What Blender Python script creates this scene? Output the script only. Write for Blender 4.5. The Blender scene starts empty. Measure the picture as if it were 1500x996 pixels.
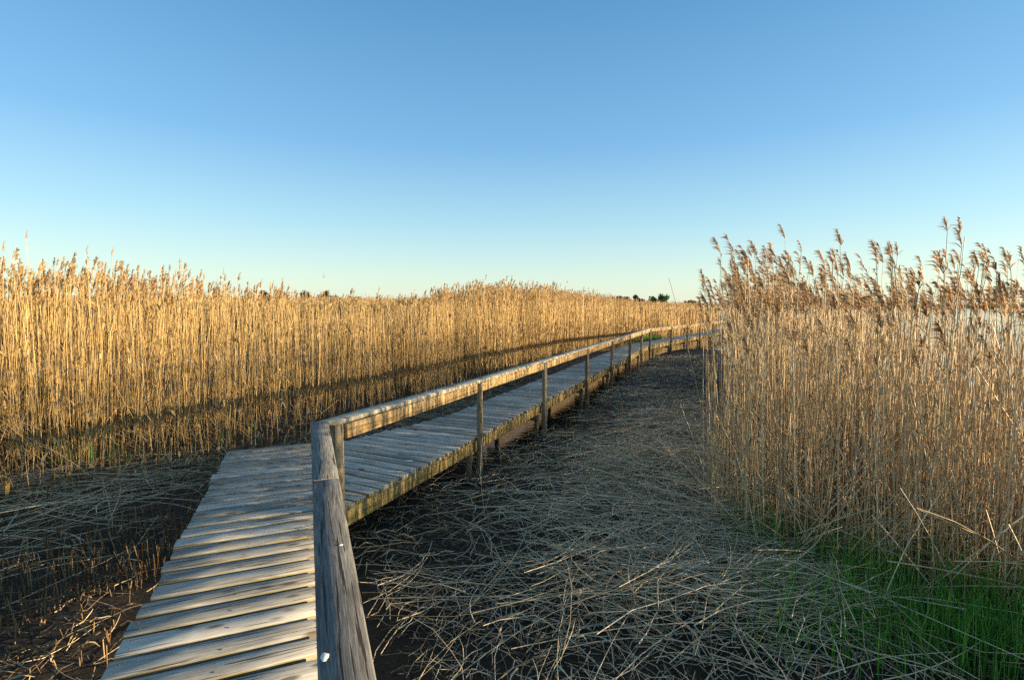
import bpy, math, random
import numpy as np
from mathutils import Vector, Matrix

rng = np.random.default_rng(11)
random.seed(11)
SC = bpy.context.scene
COL = SC.collection
R = math.radians

# ------------------------------------------------------------------ helpers
def link(o):
    COL.objects.link(o)
    return o

def tag(o, label=None, cat=None, group=None, kind=None):
    if label: o["label"] = label
    if cat: o["category"] = cat
    if group: o["group"] = group
    if kind: o["kind"] = kind
    return o

def empty(name, loc=(0, 0, 0), rot=(0, 0, 0)):
    o = bpy.data.objects.new(name, None)
    o.empty_display_size = 0.2
    o.location = loc
    o.rotation_euler = rot
    return link(o)

class Acc:
    """collects quads / triangles with a per-vertex tone and grain coordinate"""
    def __init__(self):
        self.v, self.f, self.t, self.g, self.m = [], [], [], [], []
        self.n = 0
    def add(self, v, f, tone=0.5, grain=None, mat=0):
        v = np.asarray(v, float).reshape(-1, 3)
        f = np.asarray(f, int)
        self.v.append(v)
        self.f.append(f + self.n)
        self.t.append(np.broadcast_to(np.asarray(tone, float), (len(v),)).copy())
        self.g.append(v.copy() if grain is None else np.asarray(grain, float).reshape(-1, 3))
        self.m.append(np.full(len(f), mat))
        self.n += len(v)
    def mesh(self, name, mats, smooth=False):
        me = bpy.data.meshes.new(name)
        v = np.concatenate(self.v)
        me.vertices.add(len(v))
        me.vertices.foreach_set("co", v.ravel())
        loops, starts, tot = [], [], 0
        for f in self.f:
            k = f.shape[1]
            loops.append(f.ravel())
            starts.append(np.arange(len(f)) * k + tot)
            tot += f.size
        loops = np.concatenate(loops); starts = np.concatenate(starts)
        me.loops.add(len(loops))
        me.loops.foreach_set("vertex_index", loops.astype(np.int32))
        me.polygons.add(len(starts))
        me.polygons.foreach_set("loop_start", starts.astype(np.int32))
        for m in mats: me.materials.append(m)
        me.polygons.foreach_set("material_index", np.concatenate(self.m).astype(np.int32))
        if smooth:
            me.polygons.foreach_set("use_smooth", np.ones(len(starts), bool))
        a = me.attributes.new("tone", "FLOAT", "POINT")
        a.data.foreach_set("value", np.concatenate(self.t).astype(np.float32))
        a = me.attributes.new("grain", "FLOAT_VECTOR", "POINT")
        a.data.foreach_set("vector", np.concatenate(self.g).astype(np.float32).ravel())
        me.update(calc_edges=True)
        me.validate()
        return me
    def obj(self, name, mats, parent=None, smooth=False):
        if not isinstance(mats, (list, tuple)): mats = [mats]
        o = link(bpy.data.objects.new(name, self.mesh(name, mats, smooth)))
        if parent: o.parent = parent
        return o

def tubes(acc, P, rad, tone, sides=3, mat=0):
    """P (N,K,3) polylines, rad (N,K) radii"""
    P = np.asarray(P, float); N, K, _ = P.shape
    rad = np.broadcast_to(rad, (N, K))
    T = P[:, -1] - P[:, 0]
    T /= np.linalg.norm(T, axis=1, keepdims=True) + 1e-9
    ref = np.where(np.abs(T[:, 2:3]) > 0.8, np.array([[0, 1., 0]]), np.array([[0, 0, 1.]]))
    A = np.cross(T, ref); A /= np.linalg.norm(A, axis=1, keepdims=True)
    B = np.cross(T, A)
    off = rng.random(N) * 6.28
    ang = off[:, None] + np.arange(sides)[None] * 2 * np.pi / sides
    ring = np.cos(ang)[..., None] * A[:, None] + np.sin(ang)[..., None] * B[:, None]
    V = P[:, :, None, :] + rad[:, :, None, None] * ring[:, None]
    i = np.arange(N * K * sides).reshape(N, K, sides)
    a = i[:, :-1]; b = i[:, 1:]
    F = np.stack([a, np.roll(a, -1, 2), np.roll(b, -1, 2), b], -1).reshape(-1, 4)
    t = np.repeat(np.broadcast_to(tone, (N,)), K * sides)
    # grain: distance along the stalk in x, random per-stalk shift in y
    s = np.concatenate([np.zeros((N, 1)), np.cumsum(np.linalg.norm(np.diff(P, axis=1), axis=2), 1)], 1)
    G = np.zeros((N, K, sides, 3)); G[..., 0] = s[:, :, None]; G[..., 1] = (rng.random(N) * 50)[:, None, None]
    acc.add(V.reshape(-1, 3), F, t, G.reshape(-1, 3), mat)

def ribbons(acc, P, W, side, tone, mat=0):
    P = np.asarray(P, float); N, K, _ = P.shape
    W = np.broadcast_to(W, (N, K))
    side = np.broadcast_to(side, (N, 3))
    V = np.stack([P - side[:, None] * W[..., None] / 2, P + side[:, None] * W[..., None] / 2], 2)
    i = np.arange(N * K * 2).reshape(N, K, 2)
    F = np.stack([i[:, :-1, 0], i[:, :-1, 1], i[:, 1:, 1], i[:, 1:, 0]], -1).reshape(-1, 4)
    G = np.zeros((N, K, 2, 3)); G[..., 0] = np.linspace(0, .2, K)[None, :, None]; G[..., 1] = (rng.random(N) * 50)[:, None, None]
    acc.add(V.reshape(-1, 3), F, np.repeat(np.broadcast_to(tone, (N,)), K * 2), G.reshape(-1, 3), mat)

def in_poly(pts, poly):
    x, y = pts[:, 0], pts[:, 1]
    ins = np.zeros(len(pts), bool)
    n = len(poly)
    for i in range(n):
        x1, y1 = poly[i]; x2, y2 = poly[(i + 1) % n]
        c = ((y1 > y) != (y2 > y)) & (x < (x2 - x1) * (y - y1) / (y2 - y1 + 1e-12) + x1)
        ins ^= c
    return ins

def sample_poly(poly, n):
    poly = np.array(poly, float)
    lo, hi = poly.min(0), poly.max(0)
    out = np.zeros((0, 2))
    while len(out) < n:
        p = lo + rng.random((n * 2, 2)) * (hi - lo)
        out = np.concatenate([out, p[in_poly(p, poly)]])
    return out[:n]

def poly_area(p):
    p = np.array(p, float); x, y = p[:, 0], p[:, 1]
    return abs(np.dot(x, np.roll(y, -1)) - np.dot(y, np.roll(x, -1))) / 2

def vnoise(x, y, s, seed=0):
    """cheap smooth 2-D value noise, 0..1"""
    x = np.asarray(x) / s + seed * 17.3; y = np.asarray(y) / s + seed * 7.1
    xi = np.floor(x).astype(int); yi = np.floor(y).astype(int)
    fx = x - xi; fy = y - yi
    fx = fx * fx * (3 - 2 * fx); fy = fy * fy * (3 - 2 * fy)
    def h(a, b):
        v = np.sin(a * 127.1 + b * 311.7 + seed * 13.7) * 43758.5453
        return v - np.floor(v)
    return (h(xi, yi) * (1 - fx) + h(xi + 1, yi) * fx) * (1 - fy) + (h(xi, yi + 1) * (1 - fx) + h(xi + 1, yi + 1) * fx) * fy

# ------------------------------------------------------------------ node helpers
def new_mat(name):
    m = bpy.data.materials.new(name); m.use_nodes = True
    nt = m.node_tree; nt.nodes.clear()
    return m, nt

def nd(nt, typ, **kw):
    n = nt.nodes.new(typ)
    for k, v in kw.items(): setattr(n, k, v)
    return n

def ramp(nt, fac, stops, interp="LINEAR"):
    r = nd(nt, "ShaderNodeValToRGB")
    cr = r.color_ramp; cr.interpolation = interp
    while len(cr.elements) > 1: cr.elements.remove(cr.elements[-1])
    for i, (p, c) in enumerate(stops):
        e = cr.elements[0] if i == 0 else cr.elements.new(p)
        e.position = p
        e.color = (*c, 1) if len(c) == 3 else c
    nt.links.new(fac, r.inputs[0])
    return r.outputs[0]

def noise(nt, vec, scale, detail=4, rough=.55, dist=0.0):
    n = nd(nt, "ShaderNodeTexNoise")
    n.inputs["Scale"].default_value = scale; n.inputs["Detail"].default_value = detail
    n.inputs["Roughness"].default_value = rough; n.inputs["Distortion"].default_value = dist
    if vec is not None: nt.links.new(vec, n.inputs["Vector"])
    return n.outputs["Fac"]

def mapping(nt, vec, scale):
    m = nd(nt, "ShaderNodeMapping"); m.inputs["Scale"].default_value = scale
    nt.links.new(vec, m.inputs["Vector"])
    return m.outputs[0]

def mixc(nt, a, b, fac, mode="MIX"):
    m = nd(nt, "ShaderNodeMix", data_type="RGBA", blend_type=mode)
    for sock, v in ((m.inputs[0], fac), (m.inputs[6], a), (m.inputs[7], b)):
        if isinstance(v, (int, float)): sock.default_value = v
        elif isinstance(v, tuple): sock.default_value = (*v, 1)
        else: nt.links.new(v, sock)
    return m.outputs[2]

def math_n(nt, op, a, b=0.0, clamp=False):
    m = nd(nt, "ShaderNodeMath", operation=op, use_clamp=clamp)
    for i, v in enumerate((a, b)):
        if isinstance(v, (int, float)): m.inputs[i].default_value = v
        else: nt.links.new(v, m.inputs[i])
    return m.outputs[0]

def attr(nt, name):
    return nd(nt, "ShaderNodeAttribute", attribute_name=name)

def finish(nt, col, rough=.8, bump=None, bump_d=.002, transl=0.0, spec=.3):
    p = nd(nt, "ShaderNodeBsdfPrincipled")
    nt.links.new(col, p.inputs["Base Color"])
    if isinstance(rough, (int, float)): p.inputs["Roughness"].default_value = rough
    else: nt.links.new(rough, p.inputs["Roughness"])
    p.inputs["Specular IOR Level"].default_value = spec
    if bump is not None:
        b = nd(nt, "ShaderNodeBump"); b.inputs["Distance"].default_value = bump_d
        b.inputs["Strength"].default_value = 1.0
        nt.links.new(bump, b.inputs["Height"]); nt.links.new(b.outputs[0], p.inputs["Normal"])
    out = nd(nt, "ShaderNodeOutputMaterial")
    sh = p.outputs[0]
    if transl > 0:
        t = nd(nt, "ShaderNodeBsdfTranslucent"); nt.links.new(col, t.inputs[0])
        mx = nd(nt, "ShaderNodeMixShader"); mx.inputs[0].default_value = transl
        nt.links.new(sh, mx.inputs[1]); nt.links.new(t.outputs[0], mx.inputs[2]); sh = mx.outputs[0]
    nt.links.new(sh, out.inputs[0])

def straw_mat(name, stops, transl=.0, joints=True):
    """dry stalk: colour by the stalk's own tone, streaks along it, dark joints"""
    m, nt = new_mat(name)
    t = attr(nt, "tone").outputs["Fac"]; g = attr(nt, "grain").outputs["Vector"]
    n = noise(nt, mapping(nt, g, (6, 1, 1)), 1.0, 2)
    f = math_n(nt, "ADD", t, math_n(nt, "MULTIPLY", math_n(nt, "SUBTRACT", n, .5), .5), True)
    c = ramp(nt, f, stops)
    if joints:
        sx = nd(nt, "ShaderNodeSeparateXYZ"); nt.links.new(g, sx.inputs[0])
        fr = math_n(nt, "FRACT", math_n(nt, "ADD", math_n(nt, "MULTIPLY", sx.outputs[0], 5.3), sx.outputs[1]))
        j = math_n(nt, "LESS_THAN", fr, .07)
        c = mixc(nt, c, (.12, .075, .035), math_n(nt, "MULTIPLY", j, .6))
    finish(nt, c, .6, transl=transl, spec=.35)
    return m

def wood_mat(name, dark, mid, light, edge, crack=.7, edge_amt=.6, bd=.004, gs=1.0):
    m, nt = new_mat(name)
    t = attr(nt, "tone").outputs["Fac"]; g = attr(nt, "grain").outputs["Vector"]
    fine = noise(nt, mapping(nt, g, (5 * gs, 110 * gs, 110 * gs)), 1.0, 6, .68, .35)
    wide = noise(nt, mapping(nt, g, (1.4 * gs * gs, 11 * gs * gs, 11 * gs * gs)), 1.0, 4, .55, .6 / gs)
    blot = noise(nt, mapping(nt, g, (2.5, 6, 6)), 1.0, 3, .6)
    f = math_n(nt, "ADD", math_n(nt, "MULTIPLY", fine, .75), math_n(nt, "MULTIPLY", wide, .3))
    f = math_n(nt, "ADD", f, math_n(nt, "MULTIPLY", math_n(nt, "SUBTRACT", t, .5), .24))
    c = ramp(nt, f, [(.28, dark), (.5, mid), (.74, light)])
    # damp, darker blotches
    c = mixc(nt, c, dark, math_n(nt, "MULTIPLY", ramp(nt, blot, [(.52, (0, 0, 0)), (.72, (1, 1, 1))]), .38))
    # cracks running with the grain
    ck = noise(nt, mapping(nt, g, (1.1 * gs * gs, 42 * gs * gs, 42 * gs * gs)), 1.0, 3, .5, .15)
    ckm = ramp(nt, ck, [(.0, (1, 1, 1)), (.375, (1, 1, 1)), (.41, (0, 0, 0))])
    c = mixc(nt, c, (.018, .015, .012), math_n(nt, "MULTIPLY", ckm, crack))
    # knots
    vo = nd(nt, "ShaderNodeTexVoronoi"); vo.inputs["Scale"].default_value = 1.0
    nt.links.new(mapping(nt, g, (3.2, 9, 9)), vo.inputs["Vector"])
    kn = ramp(nt, vo.outputs["Distance"], [(.0, (1, 1, 1)), (.10, (1, 1, 1)), (.2, (0, 0, 0))])
    c = mixc(nt, c, (.035, .026, .02), math_n(nt, "MULTIPLY", kn, .75))
    # sawn edges: a little algae, mostly the sun's warm tone painted into the colour
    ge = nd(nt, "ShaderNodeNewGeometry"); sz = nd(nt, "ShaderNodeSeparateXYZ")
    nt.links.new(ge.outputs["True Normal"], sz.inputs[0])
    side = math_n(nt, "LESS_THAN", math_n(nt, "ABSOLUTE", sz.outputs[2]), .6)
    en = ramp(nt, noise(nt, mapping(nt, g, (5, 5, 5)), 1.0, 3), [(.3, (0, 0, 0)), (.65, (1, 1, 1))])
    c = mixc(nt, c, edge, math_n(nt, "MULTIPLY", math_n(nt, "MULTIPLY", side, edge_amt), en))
    h = math_n(nt, "SUBTRACT", f, math_n(nt, "MULTIPLY", ckm, .8))
    finish(nt, c, .78, bump=h, bump_d=bd, spec=.25)
    return m

# ------------------------------------------------------------------ materials
M_DECK = wood_mat("weathered_deck_wood", (.085, .082, .076), (.335, .32, .285), (.56, .53, .465), (.22, .17, .055), .8, .95, .0009, 1.3)  # dark edge colour paints in the shade of the plank gaps
M_CAP = wood_mat("weathered_rail_wood", (.03, .029, .028), (.125, .121, .115), (.31, .295, .265), (.42, .27, .13), .95, .8, .002, 1.55)
M_CAP2 = wood_mat("pale_rail_wood", (.1, .095, .085), (.3, .28, .23), (.5, .46, .38), (.5, .42, .28), .7, .6)
M_RAIL = wood_mat("tan_rail_wood", (.13, .08, .035), (.36, .25, .125), (.54, .39, .2), (.5, .33, .13), .6, .5)
M_BEAM = wood_mat("mossy_beam_wood", (.07, .055, .03), (.3, .22, .09), (.48, .37, .17), (.4, .3, .1), .7, .6)
M_POST = wood_mat("brown_post_wood", (.06, .05, .035), (.22, .175, .11), (.4, .33, .22), (.3, .24, .13), .7, .3)

M_LEFT = straw_mat("golden_reed", [(0, (.15, .09, .036)), (.3, (.38, .25, .098)), (.7, (.56, .385, .155)), (1, (.68, .52, .26))])
M_RIGHT = straw_mat("tan_reed", [(0, (.2, .115, .052)), (.3, (.43, .295, .15)), (.7, (.62, .465, .255)), (1, (.72, .59, .39))])
M_PLUME_L = straw_mat("golden_plume", [(0, (.27, .165, .07)), (.5, (.54, .37, .17)), (1, (.66, .49, .26))], .4, False)
M_PLUME_R = straw_mat("brown_plume", [(0, (.19, .11, .05)), (.5, (.43, .28, .145)), (1, (.62, .45, .27))], .42, False)
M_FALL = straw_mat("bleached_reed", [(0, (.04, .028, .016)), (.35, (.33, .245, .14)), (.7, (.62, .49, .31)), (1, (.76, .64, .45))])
M_STUB = straw_mat("stubble_straw", [(0, (.05, .03, .015)), (.5, (.19, .11, .05)), (1, (.42, .29, .13))])

def grass_mat():
    m, nt = new_mat("green_blade")
    t = attr(nt, "tone").outputs["Fac"]
    c = ramp(nt, t, [(0, (.025, .07, .012)), (.45, (.08, .28, .03)), (.85, (.2, .43, .06)), (1, (.3, .32, .1))])
    finish(nt, c, .55, transl=.35, spec=.3)
    return m
M_GRASS = grass_mat()

def foliage_mat(name, a, b, bark=False):
    m, nt = new_mat(name)
    t = attr(nt, "tone").outputs["Fac"]
    finish(nt, ramp(nt, t, [(0, a), (1, b)]), .7, transl=0 if bark else .25, spec=.2)
    return m
M_GREEN = foliage_mat("green_leaf", (.04, .09, .025), (.12, .22, .05))
M_DARK = foliage_mat("dark_scrub_leaf", (.03, .026, .014), (.085, .065, .03))
M_BARK = foliage_mat("bark", (.05, .035, .025), (.1, .075, .05), True)

def mud_mat():
    m, nt = new_mat("dark_mud")
    co = nd(nt, "ShaderNodeNewGeometry").outputs["Position"]
    a = noise(nt, co, 3.0, 6, .65); b = noise(nt, co, 34.0, 4, .7)
    f = math_n(nt, "ADD", math_n(nt, "MULTIPLY", a, .6), math_n(nt, "MULTIPLY", b, .45))
    c = ramp(nt, f, [(.35, (.010, .008, .006)), (.55, (.032, .025, .017)), (.75, (.075, .056, .036))])
    finish(nt, c, .85, bump=f, bump_d=.04, spec=.3)
    return m
M_MUD = mud_mat()

def water_mat():
    m, nt = new_mat("marsh_water")
    co = nd(nt, "ShaderNodeNewGeometry").outputs["Position"]
    n = noise(nt, mapping(nt, co, (1, 1.6, 1)), 5.0, 3, .5)
    b = nd(nt, "ShaderNodeBump"); b.inputs["Distance"].default_value = .01; b.inputs["Strength"].default_value = .5
    nt.links.new(n, b.inputs["Height"])
    p = nd(nt, "ShaderNodeBsdfPrincipled")
    p.inputs["Base Color"].default_value = (.02, .022, .02, 1); p.inputs["Roughness"].default_value = .06
    p.inputs["IOR"].default_value = 1.33; p.inputs["Specular IOR Level"].default_value = .5
    nt.links.new(b.outputs[0], p.inputs["Normal"])
    out = nd(nt, "ShaderNodeOutputMaterial"); nt.links.new(p.outputs[0], out.inputs[0])
    return m
M_WATER = water_mat()

def plain_mat(name, a, b, scale, rough=.8):
    m, nt = new_mat(name)
    co = nd(nt, "ShaderNodeNewGeometry").outputs["Position"]
    finish(nt, ramp(nt, noise(nt, co, scale, 4), [(.3, a), (.7, b)]), rough)
    return m
M_WHITE = plain_mat("chalky_white", (.5, .5, .47), (.8, .8, .78), 90)
M_SHORE = plain_mat("shore_scrub", (.07, .06, .035), (.12, .1, .055), .05)

# ------------------------------------------------------------------ layout (metres; camera stands at the origin, deck top is z = 0)
D1 = np.array([-.375, .927]); N1 = np.array([.927, .375])          # near run, heading and its right-hand normal
A2 = np.array([-1.365, 4.369]); D2 = np.array([.381, .9246]); N2 = np.array([.9246, -.381])
B3 = np.array([6.084, 22.45]); D3 = np.array([.558, .830]); N3 = np.array([.830, -.558])
Z_G = -.5; Z_W = -.60

RIGHT_STAND = [(1.95, 4.85), (2.1, 4.25), (2.6, 4.05), (2.95, 3.75), (3.6, 3.4), (4.0, 2.4), (7.6, 1.7), (8.0, 4.0),
               (8.0, 6.5), (9.0, 10), (10.4, 14), (12.5, 19), (15.5, 27), (19, 35), (22, 42), (18.5, 40), (17.6, 37.4), (13.7, 31.2), (10.4, 24),
               (7.2, 16.5), (4.75, 11.2), (3.2, 7.6)]
WALL = np.array([(-10, 2.2), (-7.4, 4.2), (-6.2, 5.9), (-5.8, 6.5), (-4.5, 7.35), (-3.6, 8.1), (-2.3, 10.9), (0, 16.6), (3, 23), (6.0, 29.6), (10, 36.5), (15.5, 45), (24, 57)], float)

def ground_z(x, y):
    x = np.asarray(x, float); y = np.asarray(y, float)
    s2 = (x - A2[0]) * N2[0] + (y - A2[1]) * N2[1]                     # metres right of the middle run
    z = Z_G + .05 * (vnoise(x, y, .9, 1) - .5) + .08 * (vnoise(x, y, 3.1, 2) - .5)
    z = z + .05 * np.exp(-((s2 - 2.2) / 1.2) ** 2)
    pool = np.exp(-((s2 + .3) / .62) ** 2) * np.clip((y - 7.0) / 1.5, 0, 1)
    z = z - .24 * pool * (.55 + .8 * vnoise(x, y, .7, 31))
    d = np.hypot(x - 2, y - 8)
    out = np.clip((d - 16) / 8, 0, 1)
    z = z - .22 * out
    right = np.clip((x - .43 * y - 3.0) / 1.5, 0, 1)
    z = z - .5 * right
    return z

# ------------------------------------------------------------------ setting
def build_ground():
    u = np.sinh(np.linspace(-7.2, 7.2, 361)) / np.sinh(7.2) * 3500
    X, Y = np.meshgrid(u + 1.0, u + 6.0, indexing="ij")
    Zg = ground_z(X, Y)
    V = np.stack([X, Y, Zg], -1).reshape(-1, 3)
    n = len(u); i = np.arange(n * n).reshape(n, n)
    F = np.stack([i[:-1, :-1], i[1:, :-1], i[1:, 1:], i[:-1, 1:]], -1).reshape(-1, 4)
    a = Acc(); a.add(V, F)
    o = a.obj("ground", M_MUD, smooth=True)
    tag(o, "dark wet mud of the marsh floor under the reeds", "ground", kind="structure")
    a = Acc(); s = 3400
    a.add([(-s, -s, Z_W), (s, -s, Z_W), (s, s, Z_W), (-s, s, Z_W)], [(0, 1, 2, 3)])
    tag(a.obj("water", M_WATER), "still shallow marsh water reflecting the sky", "water", kind="structure")
    # low far shore
    a = Acc()
    az = np.radians(np.linspace(-75, 80, 320)); rr = 1900.0
    k = len(az)
    h = 7 + 6 * vnoise(np.degrees(az), az * 0, 9, 4) + 2.5 * vnoise(np.degrees(az), az * 0, 1.1, 5)
    def ringp(r, z): return np.stack([np.sin(az) * r, np.cos(az) * r, np.broadcast_to(z, (k,))], -1)
    V = np.stack([ringp(rr, -1.), ringp(rr + 20, h * .7), ringp(rr + 90, h), ringp(rr + 260, -1.)], 1)
    i = np.arange(k * 4).reshape(k, 4)
    F = np.stack([i[:-1, :-1], i[1:, :-1], i[1:, 1:], i[:-1, 1:]], -1).reshape(-1, 4)
    a.add(V.reshape(-1, 3), F)
    tag(a.obj("hills", M_SHORE, smooth=True), "low dark shore on the horizon across the water", "hills", kind="structure")
build_ground()

# ------------------------------------------------------------------ boardwalk
def board(acc, P, U, V, W, L, w, t, tone, bev=.006, taper=(0, 0)):
    """bevelled board: P its centre, U along (length L), V across (width w), W up (thickness t)"""
    U = np.asarray(U, float); V = np.asarray(V, float); W = np.asarray(W, float); P = np.asarray(P, float)
    a, b, c = L / 2, w / 2, t / 2
    prof = [(-b + bev, -c), (b - bev, -c), (b, -c + bev), (b, c - bev), (b - bev, c), (-b + bev, c), (-b, c - bev), (-b, -c + bev)]
    nseg = max(2, int(L / .25))
    xs = np.linspace(-a, a, nseg + 1)
    wob = rng.normal(0, .0005, (nseg + 1, 2))
    vs, gs = [], []
    off = rng.random(3) * 40
    xs2 = np.concatenate([[xs[0]], xs, [xs[-1]]])
    for k, x in enumerate(xs2):
        kk = min(max(k - 1, 0), nseg)
        e = 1.0
        dx = 0.0
        if k == 0 or k == len(xs2) - 1: e = 1 - bev / max(b, c) * .7
        else:
            if k == 1: dx = bev * .7
            if k == len(xs2) - 2: dx = -bev * .7
        for (q, r) in prof:
            q2 = q * e + wob[kk, 0]; r2 = r * e + wob[kk, 1]
            sh = taper[0] * q if kk == 0 else (taper[1] * q if kk == nseg else 0)
            vs.append(P + U * (x + dx + sh) + V * q2 + W * r2)
            gs.append((x + off[0], q + off[1], r + off[2]))
    m = len(xs2); F = []
    for k in range(m - 1):
        for j in range(8):
            F.append((k * 8 + j, k * 8 + (j + 1) % 8, (k + 1) * 8 + (j + 1) % 8, (k + 1) * 8 + j))
    acc.add(vs, F, tone, gs)
    caps = [[7 - j for j in range(8)], [(m - 1) * 8 + j for j in range(8)]]
    base = acc.n - len(vs)
    acc.f.append(np.array(caps) + base); acc.m.append(np.zeros(2, int))

def cyl(acc, p0, p1, r, tone, sides=14, r2=None):
    p0 = np.asarray(p0, float); p1 = np.asarray(p1, float)
    ax = p1 - p0; L = np.linalg.norm(ax); ax /= L
    a = np.cross(ax, [0, 1, 0.01]); a /= np.linalg.norm(a); b = np.cross(ax, a)
    r2 = r if r2 is None else r2
    K = 6; vs = []; gs = []
    off = rng.random(3) * 30
    for k in range(K + 2):
        u = min(k, K) / K; rr = r + (r2 - r) * u
        if k == K + 1: rr *= .86
        rr *= 1 + rng.normal(0, .008)
        for j in range(sides):
            th = j * 2 * math.pi / sides
            z = L * u - (.0 if k != K else .006)
            vs.append(p0 + ax * z + (a * math.cos(th) + b * math.sin(th)) * rr)
            gs.append((z + off[0], math.cos(th) * r + off[1], math.sin(th) * r + off[2]))
    F = []
    for k in range(K + 1):
        for j in range(sides):
            F.append((k * sides + j, k * sides + (j + 1) % sides, (k + 1) * sides + (j + 1) % sides, (k + 1) * sides + j))
    acc.add(vs, F, tone, gs)
    base = acc.n - len(vs)
    acc.f.append(np.array([[(K + 1) * sides + j for j in range(sides)]]) + base); acc.m.append(np.zeros(1, int))

def v3(p, z): return np.array([p[0], p[1], z])
UP = np.array([0, 0, 1.])

BW = empty("boardwalk", (-1.5, 4.1, Z_G))
tag(BW, "weathered wooden boardwalk with one handrail winding through the reeds", "boardwalk")
BW_OFF = np.array([-1.5, 4.1, Z_G])

def bpart(acc, name, mat, label=None, parent=None):
    for i in range(len(acc.v)): acc.v[i] = acc.v[i] - BW_OFF
    o = acc.obj(name, mat, parent or BW)
    if label: o["label"] = label
    return o

def plank_row(acc, c_right, c_left, w, t=.042):
    """a plank between two points of the deck plane"""
    c_right = np.asarray(c_right); c_left = np.asarray(c_left)
    U = v3(c_left - c_right, 0); L = np.linalg.norm(U); U /= L
    yaw = rng.normal(0, .004); U = np.array([U[0] - U[1] * yaw, U[1] + U[0] * yaw, 0]); U /= np.linalg.norm(U)
    V = np.cross(UP, U)
    dz = rng.normal(0, .0009)
    tilt = rng.normal(0, .005)
    Wv = UP + V * tilt; Wv /= np.linalg.norm(Wv); V = np.cross(Wv, U)
    P = v3((c_right + c_left) / 2, -t / 2 + dz) + U * rng.normal(0, .006)
    board(acc, P, U, V, Wv, L, w + rng.normal(0, .003), t, rng.random(), .005)

# near run: planks square to it
acc = Acc()
t = -1.6
t_end = 6.63
PITCH = .1735
ts = np.arange(t_end, -1.8, -PITCH)
for i, tt in enumerate(ts):
    fan = .10 * max(0, 1 - i / 2.5)                                     # the last boards at the corner are not quite square
    L = .915 + rng.normal(0, .006); Rr = .045
    plank_row(acc, D1 * (tt + fan * .3) + N1 * Rr, D1 * (tt + .0 + fan * .25) - N1 * L, .135)
M_NAIL = plain_mat("rusty_nail", (.05, .03, .02), (.12, .07, .045), 200, .7)
for tt in ts[:30]:
    for off in (.015, -.44, -.87):
        for dd in (-.032, .034):
            q = v3(D1 * (tt + dd + rng.normal(0, .004)) + N1 * (off + rng.normal(0, .006)), 0)
            th_ = np.arange(8) * math.pi / 4
            vs = [(q[0] + .0046 * math.cos(a_), q[1] + .0046 * math.sin(a_), z_) for z_ in (-.004, .0018) for a_ in th_]
            acc.add(vs, [(j, (j + 1) % 8, 8 + (j + 1) % 8, 8 + j) for j in range(8)], mat=1)
            acc.f.append(np.array([[acc.n - 8 + j for j in range(8)]])); acc.m.append(np.ones(1, int))
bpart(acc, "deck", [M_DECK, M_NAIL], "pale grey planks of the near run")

# middle run: first boards butt against the near run's right edge, the left edge flares at the corner
def isect(p, d, q, e):
    m = np.array([[d[0], -e[0]], [d[1], -e[1]]]); s = np.linalg.solve(m, q - p)
    return p + d * s[0]
acc = Acc()
s = -.30
LEN2 = float(np.dot(B3 - A2, D2))
while s < LEN2 + .1:
    fan = .105 * max(0, 1 - (s + .3) / 2.6)
    dirp = -N2 * math.cos(fan) + D2 * -math.sin(fan) * -1              # towards the left end
    pr_ = A2 + D2 * s + N2 * rng.normal(.012, .008)
    # left limit
    lim = isect(pr_, dirp, N1 * .056, D1)                              # near run's edge
    base = isect(pr_, dirp, A2 - N2 * 1.0, D2)
    fl = isect(pr_, dirp, np.array([-2.15, 6.32]), np.array([1.47, 1.98]))
    dl = np.dot(base - pr_, dirp)
    df = np.dot(fl - pr_, dirp)
    d = max(dl, df) if s < 4 else dl
    if np.dot(pr_ + dirp * d, D1) < t_end + .02:
        d = min(d, np.dot(lim - pr_, dirp))
    if d > .12:
        plank_row(acc, pr_, pr_ + dirp * (d + (rng.normal(0, .012) if s > 2 else 0)), .136)
    s += PITCH
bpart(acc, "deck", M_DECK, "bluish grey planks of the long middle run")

acc = Acc()
s = -.05
while s < 27:
    pr_ = B3 + D3 * s + N3 * rng.normal(.0, .01)
    fan = .0
    plank_row(acc, pr_, pr_ - N3 * (.98 + rng.normal(0, .012)), .138)
    s += .176
# wedge-shaped turn between the runs
for k in range(3):
    f = (k + .5) / 3
    pr_ = A2 + D2 * LEN2; dl = -(N2 * (1 - f) + N3 * f)
    dl /= np.linalg.norm(dl)
    plank_row(acc, pr_ + dl * .25, pr_ + dl * 1.0, .12)
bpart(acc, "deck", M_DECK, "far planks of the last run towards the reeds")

# edge beams under the plank ends
def beam(p0, p1, z_top, h, th, mat, name, label=None, parent=None, jitter=True, seg=None):
    p0 = np.asarray(p0); p1 = np.asarray(p1)
    L = np.linalg.norm(p1 - p0); u = (p1 - p0) / L
    n = 1 if not seg else max(1, round(L / seg))
    acc = Acc()
    for i in range(n):
        q0 = p0 + u * L * i / n; q1 = p0 + u * (L * (i + 1) / n - (.004 if i < n - 1 else 0))
        U = v3(q1 - q0, 0); l = np.linalg.norm(U); U /= l
        V = np.cross(UP, U)
        dz = rng.normal(0, .003) if jitter else 0
        board(acc, v3((q0 + q1) / 2, z_top - h / 2 + dz), U, V, UP, l, th, h, rng.random(), .005)
    return bpart(acc, name, mat, label, parent)

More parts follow.
